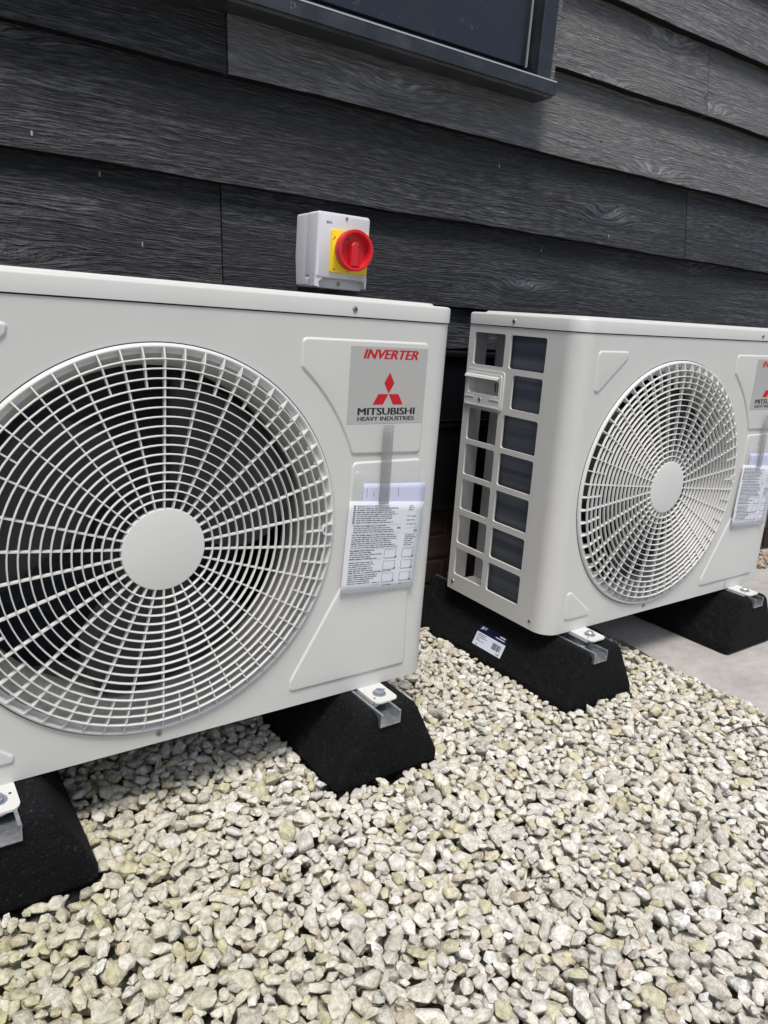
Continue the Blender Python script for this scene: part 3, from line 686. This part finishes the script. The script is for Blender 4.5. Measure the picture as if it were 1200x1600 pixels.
# ---------------------------------------------------------------- rubber blocks
def make_block(label, loc, yaw, ch_x, L=0.57, hgt=0.1345):
    root = empty('rubber_mounting_block', label, 'mounting block', loc, (0, 0, yaw), 'black rubber blocks under the fan units')
    hb, ht, c = 0.1135, 0.057, 0.0235
    prof = [(-hb, 0), (hb, 0), (hb, 0.023), (ht, hgt), (ch_x + c, hgt), (ch_x + c, hgt - 0.026), (ch_x - c, hgt - 0.026), (ch_x - c, hgt), (-ht, hgt), (-hb, 0.023)]
    pr = round_poly(prof, [0.008, 0.008, 0.014, 0.020, 0.004, 0, 0, 0.004, 0.020, 0.014], 5)
    bm = bmesh.new(); loops = []
    for y_, ins in ((0.0, 0.010), (0.0025, 0.0050), (0.007, 0.0018), (0.014, 0), (0.14, 0), (0.28, 0), (0.42, 0), (L - 0.011, 0), (L - 0.006, 0.0007), (L - 0.0018, 0.003), (L, 0.0065)):
        lp = []
        for x, z in pr:
            k = 1 - ins / hb
            zz = z if abs(x - ch_x) <= c + 0.001 and z > hgt - 0.03 and z < hgt - 0.02 else (hgt / 2 + (z - hgt / 2) * (1 - ins / (hgt / 2)))
            xx = x if abs(x - ch_x) <= c + 0.004 and z > hgt - 0.03 else x * k
            lean = 0.008 * (zz / hgt) if y_ < L / 2 else -0.008 * (zz / hgt)
            lp.append(bm.verts.new((xx, y_ + lean, zz)))
        loops.append(lp)
    n = len(pr)
    for a, b_ in zip(loops[:-1], loops[1:]):
        for i in range(n): bm.faces.new((a[i], a[(i + 1) % n], b_[(i + 1) % n], b_[i]))
    for lp in (loops[0], loops[-1]):
        for ix in (list(range(6, 31)), list(range(31, 50)) + list(range(0, 6)), [30, 31, 5, 6]): bm.faces.new([lp[i] for i in ix])
    from_bm('rubber_body', bm, M['rubber'], root, 35)
    # galvanised strut channel sunk in the top
    cc, t_ = 0.0220, 0.0022; zt = hgt + 0.0005; zb = hgt - 0.0245
    pf = [(-cc, zb), (cc, zb), (cc, zt), (cc - 0.005, zt), (cc - 0.005, zt - t_), (cc - t_, zt - t_), (cc - t_, zb + t_), (-cc + t_, zb + t_), (-cc + t_, zt - t_), (-cc + 0.005, zt - t_), (-cc + 0.005, zt), (-cc, zt)]
    pf = [(ch_x + a, b_) for a, b_ in pf]
    n = len(pf); bm = bmesh.new()
    a = [bm.verts.new((p[0], 0.0015, p[1])) for p in pf]; b2 = [bm.verts.new((p[0], L - 0.01, p[1])) for p in pf]
    for i in range(n): bm.faces.new((a[i], a[(i + 1) % n], b2[(i + 1) % n], b2[i]))
    cap = ((0, 1, 6, 7), (1, 2, 5, 6), (2, 3, 4, 5), (0, 7, 8, 11), (8, 9, 10, 11))
    for q in cap: bm.faces.new([a[i] for i in q]); bm.faces.new([b2[i] for i in reversed(q)])
    from_bm('strut_channel', bm, M['galv'], root)
    nt_ = lathe('clamp_nut', [(0.0, 0), (0.010, 0), (0.0115, -0.002), (0.0115, -0.007), (0.010, -0.009), (0, -0.009)], M['zinc'], root, 0, 0, 20, False, 35, 'z')
    nt_.location = (ch_x + 0.004, 0.062, zt - 0.007)
    return root
GZ = -0.1365
b1 = make_block('black rubber block cut by the left picture edge, under the near fan unit', (0.118, -0.100, GZ), 0.0, -0.008)
b2 = make_block('black rubber block on gravel under the right end of the near fan unit', (0.745, -0.100, GZ), 0.0, -0.008)
b3 = make_block('black rubber block with a white and navy paper label on its side', (1.338, -0.103, GZ - 0.009), 0.0, -0.022, hgt=0.1375)
b4 = make_block('black rubber block standing on the concrete slab under the far fan unit', (1.992, -0.098, -0.143), 0.0, 0.0, hgt=0.148)
# paper label on the slanting side of the third block
LB = bpy.data.objects.new('paper_label', None); C.objects.link(LB); LB.parent = b3
hb, ht, hg = 0.1135, 0.057, 0.1345
A = Vector((-hb, 0, 0.023)); B = Vector((-ht, 0, hg)); dv = (B - A).normalized(); nn = Vector((-dv.z, 0, dv.x))
Mx = Matrix(((0, dv.x, nn.x, 0), (-1, 0, 0, 0), (0, dv.z, nn.z, 0), (0, 0, 0, 1)))
Mx.translation = A + Vector((0, 0.222 + 0.103, 0)) + nn * 0.0012
LB.matrix_local = Mx
def quad(name, x0, x1, z0, z1, m, par, lift=0.0, th=0.0003):
    return box(name, m, par, x0, x1, z0, z1, lift, lift + th)
quad('label_band', 0, 0.100, 0.0545, 0.074, M['navy'], LB); quad('label_sheet', 0, 0.100, 0.020, 0.0543, M['label'], LB)
def flat_text(name, txt, x, y_, w_, h_, z_, m, par, **k):
    v, f = text_mesh(txt, w_, h_, **k); return from_py(name, [(x + a, y_ + b_, z_ + 0.00002 * (i * 4 // len(v))) for i, (a, b_) in enumerate(v)], f, m, par)
flat_text('lettering', 'JET', 0.007, 0.0620, 0.022, 0.0085, 0.0006, M['ink_white'], LB, bold=0.08, shear=0.25)
v = []; f = []
def bar(v, f, x0, x1, y0, y1, z_):
    f.append(tuple(len(v) + i for i in range(4))); v += [(x0, y0, z_), (x1, y0, z_), (x1, y1, z_), (x0, y1, z_)]
bar(v, f, 0.074, 0.093, 0.0660, 0.0690, 0.0006); bar(v, f, 0.062, 0.093, 0.0605, 0.0625, 0.0006)
from_py('printed_line', v, f, M['ink_white'], LB)
v = []; f = []; rb = random.Random(5)
x = 0.062
while x < 0.092:
    wd = rb.choice([0.0007, 0.0012, 0.0018]); bar(v, f, x, x + wd, 0.031, 0.047, 0.0006); x += wd + rb.choice([0.0006, 0.001])
for i, (l, yy) in enumerate(((0.03, 0.0495), (0.026, 0.046), (0.036, 0.042), (0.012, 0.037), (0.028, 0.033))): bar(v, f, 0.006, 0.006 + l, yy, yy + 0.0012, 0.0006)
bar(v, f, 0.012, 0.0155, 0.0225, 0.0255, 0.0006); bar(v, f, 0.083, 0.0865, 0.0235, 0.0265, 0.0006); bar(v, f, 0.089, 0.0925, 0.0225, 0.0265, 0.0006)
from_py('printed_marks', v, f, M['ink_black'], LB)

# ---------------------------------------------------------------- isolator
iso = empty('isolator_switch', 'pale grey isolator box with red rotary handle, mounted on the black board wall', 'isolator switch')
iso.parent = None
iso.matrix_world = Matrix.Translation((0.65, 0.5, 0)) @ Matrix.Rotation(-0.045, 4, 'Z')
X0, X1, Z0, Z1 = 0.1795, 0.3105, 0.7365, 0.8935
def rbox(name, x0, x1, z0, z1, y0, y1, r, m, par, edge=0.004, sm=40):
    p = round_poly([(x0, z0), (x1, z0), (x1, z1), (x0, z1)], r, 6); n = len(p); bm = bmesh.new(); L = []
    for ins, y_ in ((0, y1), (0, y0 + edge), (edge * 0.3, y0 + edge * 0.3), (edge, y0)):
        L.append([bm.verts.new((q[0], y_, q[1])) for q in (inset_poly(p, ins) if ins else p)])
    for a, b_ in zip(L[:-1], L[1:]):
        for i in range(n): bm.faces.new((a[i], a[(i + 1) % n], b_[(i + 1) % n], b_[i]))
    bm.faces.new(L[0]); bm.faces.new(L[-1][::-1]); return from_bm(name, bm, m, par, sm)
rbox('back_box', X0 + 0.001, X1 - 0.001, Z0 + 0.001, Z1 - 0.001, -0.042, 0.012, 0.006, M['iso'], iso, 0.001)
# cover with the scooped foot at the bottom
zc = 0.757
rbox('cover', X0, X1, zc, Z1, -0.090, -0.0425, 0.007, M['iso'], iso, 0.006)
pts = [(X0, zc), (X0, Z0), (X1, Z0), (X1, zc)]
rbox('cover_foot', X0, X1, Z0, zc + 0.002, -0.068, -0.0426, 0.006, M['iso'], iso, 0.003)
# slanting scoop wall between them
sp = round_poly([(X0 + 0.006, zc - 0.003), (X0 + 0.024, zc - 0.0175), (X1 - 0.02, zc - 0.0175), (X1 - 0.002, zc - 0.003), (X1 - 0.002, zc + 0.004), (X0 + 0.006, zc + 0.004)], [0, 0.012, 0.012, 0, 0, 0], 5)
prism('cover_lip', [(X0, zc + 0.008), (X0, Z0 + 0.003), (X0 + 0.012, Z0 + 0.001), (X0 + 0.010, zc - 0.008), (X0 + 0.022, zc + 0.001), (X1 - 0.012, zc + 0.001), (X1 - 0.006, zc - 0.003), (X1 - 0.004, Z0 + 0.004), (X1, Z0 + 0.006), (X1, zc + 0.008)], -0.0868, -0.060, M['iso'], iso)
screw(iso, 0.249, -0.0682, 0.7475); screw(iso, 0.249, -0.0902, 0.8845, r=0.0035)
text_obj('lettering', 'BG', 0.2005, 0.8700, 0.0125, 0.0050, -0.0903, M['ink_blue'], iso, bold=0.06)
rbox('yellow_plate', 0.2120, 0.3045, 0.7700, 0.8590, -0.0965, -0.0900, 0.003, M['yellow'], iso, 0.0015)
KX, KZ = 0.2580, 0.8185
lathe('collar', [(0.040, -0.0963), (0.0400, -0.1035), (0.0375, -0.1035), (0.030, -0.1035)], M['yellow'], iso, KX, KZ, 56)
kn = lathe('rotary_handle', [(0.0405, -0.1035), (0.0430, -0.1060), (0.0435, -0.1215), (0.0425, -0.1245), (0.0400, -0.1252), (0.0365, -0.1245), (0.0350, -0.1215), (0.0340, -0.1080), (0.0, -0.1075)], M['red'], iso, KX, KZ, 64)
gb = bmesh.new(); pf = round_poly([(KX - 0.0115, KZ - 0.0345), (KX + 0.0115, KZ - 0.0345), (KX + 0.0115, KZ + 0.010), (KX + 0.006, KZ + 0.018), (KX - 0.006, KZ + 0.018), (KX - 0.0115, KZ + 0.010)], 0.0015, 3)
L = []
for ins, y_ in ((0, -0.107), (0.0012, -0.1225), (0.003, -0.1240)): L.append([gb.verts.new((q[0], y_, q[1])) for q in inset_poly(pf, ins)])
n = len(pf)
for a, b_ in zip(L[:-1], L[1:]):
    for i in range(n): gb.faces.new((a[i], a[(i + 1) % n], b_[(i + 1) % n], b_[i]))
gb.faces.new(L[-1]); from_bm('grip', gb, M['red'], kn, 35)
for a, r_ in ((KX + 0.006, 0.0022), (KX - 0.012, 0.0025)): lathe('padlock_hole', [(0, 0), (r_, 0), (r_, 0.001)], M['dark'], kn, 0, 0, 12).location = (a, -0.1242 if a > KX else -0.1079, KZ + (0.008 if a > KX else 0.022))
v = []; f = []
for i in range(8):
    a0 = PI * 0.55 + i * 0.16; 
    f.append(tuple(len(v) + j for j in range(4))); v += [(0.2215 + r_ * math.cos(a), -0.0968, 0.8355 + r_ * 1.6 * math.sin(a)) for a, r_ in ((a0, 0.0045), (a0 + 0.16, 0.0045), (a0 + 0.16, 0.0060), (a0, 0.0060))]
from_py('printed_arrow', v, f, M['ink_black'], iso)
v = []; f = []; bar(v, f, 0, 0, 0, 0, 0); v = []; f = []
for x0, x1, z0, z1 in ((0.217, 0.223, 0.7755, 0.7768), (0.2205, 0.2225, 0.7768, 0.7785), (0.252, 0.258, 0.7735, 0.7748)):
    f.append(tuple(len(v) + i for i in range(4))); v += [(x0, -0.0968, z0), (x1, -0.0968, z0), (x1, -0.0968, z1), (x0, -0.0968, z1)]
from_py('printed_mark', v, f, M['ink_black'], iso)
v = []; f = []
for i in range(6):
    x0 = 0.262 + i * 0.0065; f.append(tuple(len(v) + k for k in range(4))); v += [(x0, -0.09045, 0.7635), (x0 + 0.0045, -0.09045, 0.7635), (x0 + 0.0045, -0.09045, 0.7655), (x0, -0.09045, 0.7655)]
from_py('printed_rating', v, f, M['sticker'], iso)

# ---------------------------------------------------------------- instruction leaflets
def leaflet(root, tape_only=False):
    def sh(name, q, y_, m, par, curl=0.002, nx=8, nz=10):
        v = []; f = []
        for j in range(nz + 1):
            for i in range(nx + 1):
                u, w_ = i / nx, j / nz
                x = (1 - w_) * ((1 - u) * q[0][0] + u * q[1][0]) + w_ * ((1 - u) * q[3][0] + u * q[2][0])
                z = (1 - w_) * ((1 - u) * q[0][1] + u * q[1][1]) + w_ * ((1 - u) * q[3][1] + u * q[2][1])
                v.append((x, y_ - curl * (w_ ** 2) * (0.6 + 0.4 * math.sin(u * 5 + 0.6)) , z))
        for j in range(nz):
            for i in range(nx): a = j * (nx + 1) + i; f.append((a, a + 1, a + nx + 2, a + nx + 1))
        o = from_py(name, v, f, m, par, 180); md = o.modifiers.new('thickness', 'SOLIDIFY'); md.thickness = 0.0002; md.offset = 0
        return o
    sh('back_sheet', [(0.708, 0.3995), (0.8465, 0.3925), (0.846, 0.300), (0.706, 0.305)], -0.0045, M['paper_blue'], root, 0)
    q = [(0.681, 0.3705), (0.8455, 0.3565), (0.8345, 0.189), (0.6715, 0.2015)]
    fs = sh('front_sheet', q, -0.0056, M['paper'], root, 0.003)
    def at(u, w_, lift=0.0004):
        x = (1 - w_) * ((1 - u) * q[0][0] + u * q[1][0]) + w_ * ((1 - u) * q[3][0] + u * q[2][0])
        z = (1 - w_) * ((1 - u) * q[0][1] + u * q[1][1]) + w_ * ((1 - u) * q[3][1] + u * q[2][1])
        return (x, -0.0056 - 0.003 * (w_ ** 2) * (0.6 + 0.4 * math.sin(u * 5 + 0.6)) - lift, z)
    v = []; f = []; r = random.Random(21)
    def word(u0, u1, w0, w1):
        f.append(tuple(len(v) + i for i in range(4))); v.extend([at(u0, w1), at(u1, w1), at(u1, w0), at(u0, w0)])
    def line(u0, u1, w_, h_=0.010):
        u = u0
        while u < u1:
            l = min(u1 - u, r.uniform(0.02, 0.075)); 
            word(u, u + l, w_ + r.uniform(0, 0.002), w_ + h_ * r.uniform(0.75, 1)); u += l + 0.009
    for i in range(9):
        w_ = 0.045 + i * 0.0225; word(0.055, 0.085, w_, w_ + 0.014); line(0.10, r.uniform(0.5, 0.66), w_, 0.012)
    for w_ in (0.045, 0.068, 0.09): line(0.80, r.uniform(0.84, 0.88), w_, 0.011)
    for w_ in (0.16, 0.205, 0.25): line(0.79, r.uniform(0.90, 0.96), w_, 0.011)
    for i in range(4): line(0.08, r.uniform(0.5, 0.72), 0.262 + i * 0.022, 0.012)
    for i in range(7): line(0.07, r.uniform(0.58, 0.72), 0.362 + i * 0.0225, 0.012)
    for i in range(6): line(0.79, r.uniform(0.88, 0.95), 0.375 + i * 0.0225, 0.012)
    for b0 in (0.53, 0.66, 0.80):
        for i in range(5): line(0.065, r.uniform(0.33, 0.5), b0 + i * 0.0225, 0.012)
    line(0.07, 0.66, 0.775, 0.012)
    for w_ in (0.255, 0.352, 0.522): word(0.05, 0.72, w_, w_ + 0.0022)
    for w_ in (0.635, 0.77, 0.925): word(0.05, 0.5, w_, w_ + 0.0022)
    for w_ in (0.30, 0.36, 0.52): word(0.78, 0.95, w_, w_ + 0.0022)
    for (u0, u1) in ((0.53, 0.69), (0.78, 0.93)):
        for w0 in (0.535, 0.665, 0.805):
            w1 = w0 + 0.095
            word(u0, u1, w0, w0 + 0.003); word(u0, u1 + 0.01, w1, w1 + 0.006); word(u0, u0 + 0.005, w0, w1); word(u1, u1 + 0.005, w0, w1); word(u1 - 0.01, u1 + 0.02, w1 - 0.015, w1)
    line(0.55, 0.68, 0.935, 0.010); line(0.79, 0.92, 0.935, 0.010); line(0.4, 0.5, 0.895, 0.012)
    for (u0, w0) in ((0.66, 0.285), (0.90, 0.32)):
        word(u0, u0 + 0.06, w0, w0 + 0.003); word(u0, u0 + 0.06, w0 + 0.018, w0 + 0.021); word(u0 + 0.01, u0 + 0.05, w0 + 0.006, w0 + 0.015)
    from_py('printed_text', v, f, M['ink_grey'], fs)
    v = []; f = []
    for (x, z0, z1) in ((0.7155, 0.374, 0.3905), (0.7305, 0.374, 0.384), (0.759, 0.372, 0.382), (0.7845, 0.370, 0.387)):
        f.append(tuple(len(v) + i for i in range(4))); v += [(x, -0.0049, z0), (x + 0.0010, -0.0049, z0), (x + 0.0010, -0.0049, z1), (x, -0.0049, z1)]
    from_py('printed_text', v, f, M['ink_grey'], root)
    sh('plastic_sleeve', [(0.684, 0.425), (0.857, 0.4135), (0.842, 0.180), (0.6665, 0.1925)], -0.0105, M['sleeve'], root, 0.002)
    sh('adhesive_tape', [(0.736, 0.503), (0.7585, 0.503), (0.7605, 0.3605), (0.738, 0.3605)], -0.0116, M['tape'], root, 0.0)
lf = empty('instruction_leaflet', 'printed instruction sheets in a clear plastic sleeve taped to the near fan unit', 'leaflet', group='instruction sheets taped to the fan units'); leaflet(lf)
lf2 = copy_tree(lf); lf2['label'] = 'printed instruction sheets in clear sleeve taped to the far fan unit'
lf2.matrix_world = Matrix.Translation((1.2362, -0.0034, 0.0018)) @ unit2.rotation_euler.to_matrix().to_4x4()
lf2.location += Vector((0.0, -0.001, -0.012))

# ---------------------------------------------------------------- gravel
def gravel(name, region, N_, seed, keepout, near_pt=None, tint_shift=0.0, base=-0.175):
    rng = np.random.default_rng(seed)
    x0, x1, y0, y1 = region; cell = 0.0025
    gx, gy = int((x1 - x0) / cell), int((y1 - y0) / cell)
    hf = np.full((gx, gy), base)
    for (a, b_, c_, d_, h_) in keepout:
        i0, i1, j0, j1 = [int(np.clip(q, 0, m)) for q, m in (((a - x0) / cell, gx), ((b_ - x0) / cell, gx), ((c_ - y0) / cell, gy), ((d_ - y0) / cell, gy))]
        hf[i0:i1, j0:j1] = h_
    def hulls(n, seg, rng):
        out = []
        for k in range(n):
            m_ = int(rng.integers(10, 16)); i = np.arange(m_) + 0.5
            ph = np.arccos(1 - 2 * i / m_); th_ = PI * (1 + 5 ** 0.5) * i
            P = np.stack([np.cos(th_) * np.sin(ph), np.sin(th_) * np.sin(ph), np.cos(ph)], 1) + rng.normal(size=(m_, 3)) * 0.24
            P /= np.linalg.norm(P, axis=1)[:, None] ** 0.75
            P = P @ np.linalg.qr(rng.normal(size=(3, 3)))[0] * (1.12, rng.uniform(0.62, 0.95), rng.uniform(0.42, 0.72))
            bm = bmesh.new()
            for q in P: bm.verts.new(q)
            r = bmesh.ops.convex_hull(bm, input=bm.verts); bmesh.ops.delete(bm, geom=[g for g in r['geom_unused'] + r['geom_interior'] if isinstance(g, bmesh.types.BMVert)], context='VERTS')
            bmesh.ops.dissolve_limit(bm, angle_limit=0.16, verts=bm.verts, edges=bm.edges)
            bmesh.ops.bevel(bm, geom=list(bm.edges) + list(bm.verts), offset=float(rng.uniform(0.025, 0.06)), segments=seg, profile=0.5, affect='EDGES', clamp_overlap=True)
            bmesh.ops.triangulate(bm, faces=bm.faces); bm.verts.ensure_lookup_table()
            out.append((np.array([tuple(q.co) for q in bm.verts]), np.array([[q.index for q in p.verts] for p in bm.faces]))); bm.free()
        return out
    st_ = rng.bit_generator.state; HI = hulls(26, 2, rng); rng.bit_generator.state = st_; LO = hulls(26, 1, rng)
    print('hull tris', np.mean([len(f[1]) for f in HI]), np.mean([len(f[1]) for f in LO]))
    VL = [q[0] for q in LO]
    placed = []
    size = np.clip(rng.lognormal(math.log(0.0117), 0.29, N_), 0.006, 0.0215)
    size = np.sort(size)[::-1][np.argsort(rng.random(N_) + np.linspace(0, 0.5, N_))]
    for n in range(N_):
        s = size[n]; k = rng.integers(26)
        yaw = rng.uniform(0, 2 * PI); tx, ty = rng.normal(0, 0.30, 2)
        cy, sy = math.cos(yaw), math.sin(yaw); cx_, sx_ = math.cos(tx), math.sin(tx); c2, s2 = math.cos(ty), math.sin(ty)
        Rm = np.array([[cy, -sy, 0], [sy, cy, 0], [0, 0, 1]]) @ np.array([[1, 0, 0], [0, cx_, -sx_], [0, sx_, cx_]]) @ np.array([[c2, 0, s2], [0, 1, 0], [-s2, 0, c2]])
        P = VL[k] @ Rm.T * s
        hx = int(np.ceil(np.abs(P[:, 0]).max() * 0.78 / cell)); hy = int(np.ceil(np.abs(P[:, 1]).max() * 0.78 / cell)); th = (P[:, 2].max() - P[:, 2].min()) / 2
        X, Y = np.meshgrid(np.arange(-hx, hx + 1), np.arange(-hy, hy + 1), indexing='ij')
        e = (X / (hx + .5)) ** 2 + (Y / (hy + .5)) ** 2; msk = e < 1; prof = th * np.sqrt(np.clip(1 - e, 0, 1))
        best = None
        for _ in range(5):
            i = rng.integers(hx + 1, gx - hx - 1); j = rng.integers(hy + 1, gy - hy - 1)
            sub_ = hf[i - hx:i + hx + 1, j - hy:j + hy + 1]
            z = (sub_ + prof)[msk].max() 
            z2 = 0.6 * z + 0.4 * ((sub_ + prof)[msk].mean())
            if best is None or z2 < best[0]: best = (z2, i, j, sub_)
        z, i, j, sub_ = best
        if z > -0.130: continue
        sub_[msk] = np.maximum(sub_, z + prof * 0.95)[msk]
        placed.append((x0 + (i + .5) * cell, y0 + (j + .5) * cell, z, s, k, Rm))
    # drop the ones that ended up buried
    keep = []
    for q in placed:
        i = int((q[0] - x0) / cell); j = int((q[1] - y0) / cell)
        a = hf[max(0, i - 3):i + 4, max(0, j - 3):j + 4]
        if q[2] + q[3] * 0.55 > a.min() - 0.004: keep.append(q)
    cam_p = np.array((-0.007, -1.036, 0.683))
    VV, FF, CC = [], [], []; off = 0; nh = 0
    for q in keep:
        d = np.linalg.norm(np.array(q[:3]) - cam_p)
        hi = d < 1.45 and nh < 4200
        base_v, F = HI[q[4]] if hi else LO[q[4]]
        nh += hi
        P = base_v @ q[5].T * q[3] + np.array(q[:3])
        VV.append(P); FF.append(F + off); off += len(P)
        t_ = rng.random()
        if t_ < 0.46: c_ = np.array((0.72, 0.69, 0.61))
        elif t_ < 0.66: c_ = np.array((0.62, 0.605, 0.55))
        elif t_ < 0.80: c_ = np.array((0.78, 0.76, 0.70))
        elif t_ < 0.93: c_ = np.array((0.62, 0.585, 0.42))
        elif t_ < 0.95: c_ = np.array((0.60, 0.53, 0.43))
        else: c_ = np.array((0.80, 0.79, 0.77))
        c_ = c_ * rng.uniform(0.84, 1.08)
        al = np.clip((0.55 - q[0]) / 0.7 + (-0.15 - q[1]) * 0.2, 0, 1) * 0.95 * rng.random() ** 0.6
        c_ = c_ * (1 - al) + np.array((0.47, 0.44, 0.23)) * al
        if tint_shift: c_ = c_ * (1 - tint_shift) + np.array((0.28, 0.17, 0.13)) * tint_shift
        CC.append(np.repeat(np.append(c_, 1)[None], len(P), 0))
    V = np.concatenate(VV); F = np.concatenate(FF); Cc = np.concatenate(CC)
    me = bpy.data.meshes.new(name)
    me.vertices.add(len(V)); me.vertices.foreach_set('co', V.astype(np.float32).ravel())
    me.loops.add(F.size); me.loops.foreach_set('vertex_index', F.astype(np.int32).ravel())
    me.polygons.add(len(F)); me.polygons.foreach_set('loop_start', (np.arange(len(F)) * 3).astype(np.int32))
    me.update(calc_edges=True)
    at = me.attributes.new('stone_tint', 'FLOAT_COLOR', 'POINT'); at.data.foreach_set('color', Cc.astype(np.float32).ravel())
    me.shade_smooth(); me.set_sharp_from_angle(angle=math.radians(32))
    o = meshobj(name, me, M['stone']); o['kind'] = 'stuff'
    print(name, len(placed), len(keep), nh, len(F), 'top', hf[hf < 0.3].mean())
    return o
ko = [(0.118 - 0.112, 0.118 + 0.112, -0.097, 0.47, 0.5), (0.745 - 0.112, 0.745 + 0.112, -0.097, 0.47, 0.5), (1.338 - 0.112, 1.338 + 0.112, -0.1, 0.47, 0.5)]
gr = gravel('gravel', (-0.5, 1.655, -1.05, 0.56), 32000, 4, ko)
gr['label'] = 'loose pale cream limestone chippings covering the ground under and before the fan units'; gr['category'] = 'gravel'
gr2 = gravel('gravel', (2.75, 3.5, 0.27, 0.40), 500, 9, [], tint_shift=0.6, base=-0.1435)
gr2['label'] = 'thin strip of brownish gravel at the foot of the wall beyond the slab'; gr2['category'] = 'gravel'

# ---------------------------------------------------------------- twigs
def twig(pts, r0, r1, label):
    v = []; f = []; n = len(pts)
    for i, p in enumerate(pts):
        r = r0 + (r1 - r0) * i / (n - 1)
        for k in range(5):
            a = k * 2 * PI / 5; v.append((p[0] + r * math.cos(a), p[1] + 0.3 * r * math.cos(a), p[2] + r * math.sin(a)))
    for i in range(n - 1):
        for k in range(5): f.append((i * 5 + k, i * 5 + (k + 1) % 5, (i + 1) * 5 + (k + 1) % 5, (i + 1) * 5 + k))
    f.append((0, 1, 2, 3, 4)); f.append(tuple((n - 1) * 5 + k for k in range(5)))
    tag(from_py('twig', v, f, M['twig'], None, 60), label, 'twig')
zt = -0.132
twig([(1.045, 0.02, zt), (1.075, 0.0, zt + 0.006), (1.10, -0.03, zt + 0.002), (1.115, -0.06, zt)], 0.003, 0.0016, 'thin dark twig on the gravel beside the labelled rubber block')
twig([(1.47, -0.33, zt), (1.51, -0.335, zt + 0.006), (1.56, -0.355, zt + 0.008), (1.60, -0.39, zt)], 0.0026, 0.0012, 'thin dark twig on the gravel near the concrete slab')
twig([(0.505, -0.135, zt), (0.525, -0.13, zt + 0.006), (0.54, -0.14, zt + 0.004)], 0.004, 0.002, 'short dark twig in the gravel between the two near rubber blocks')
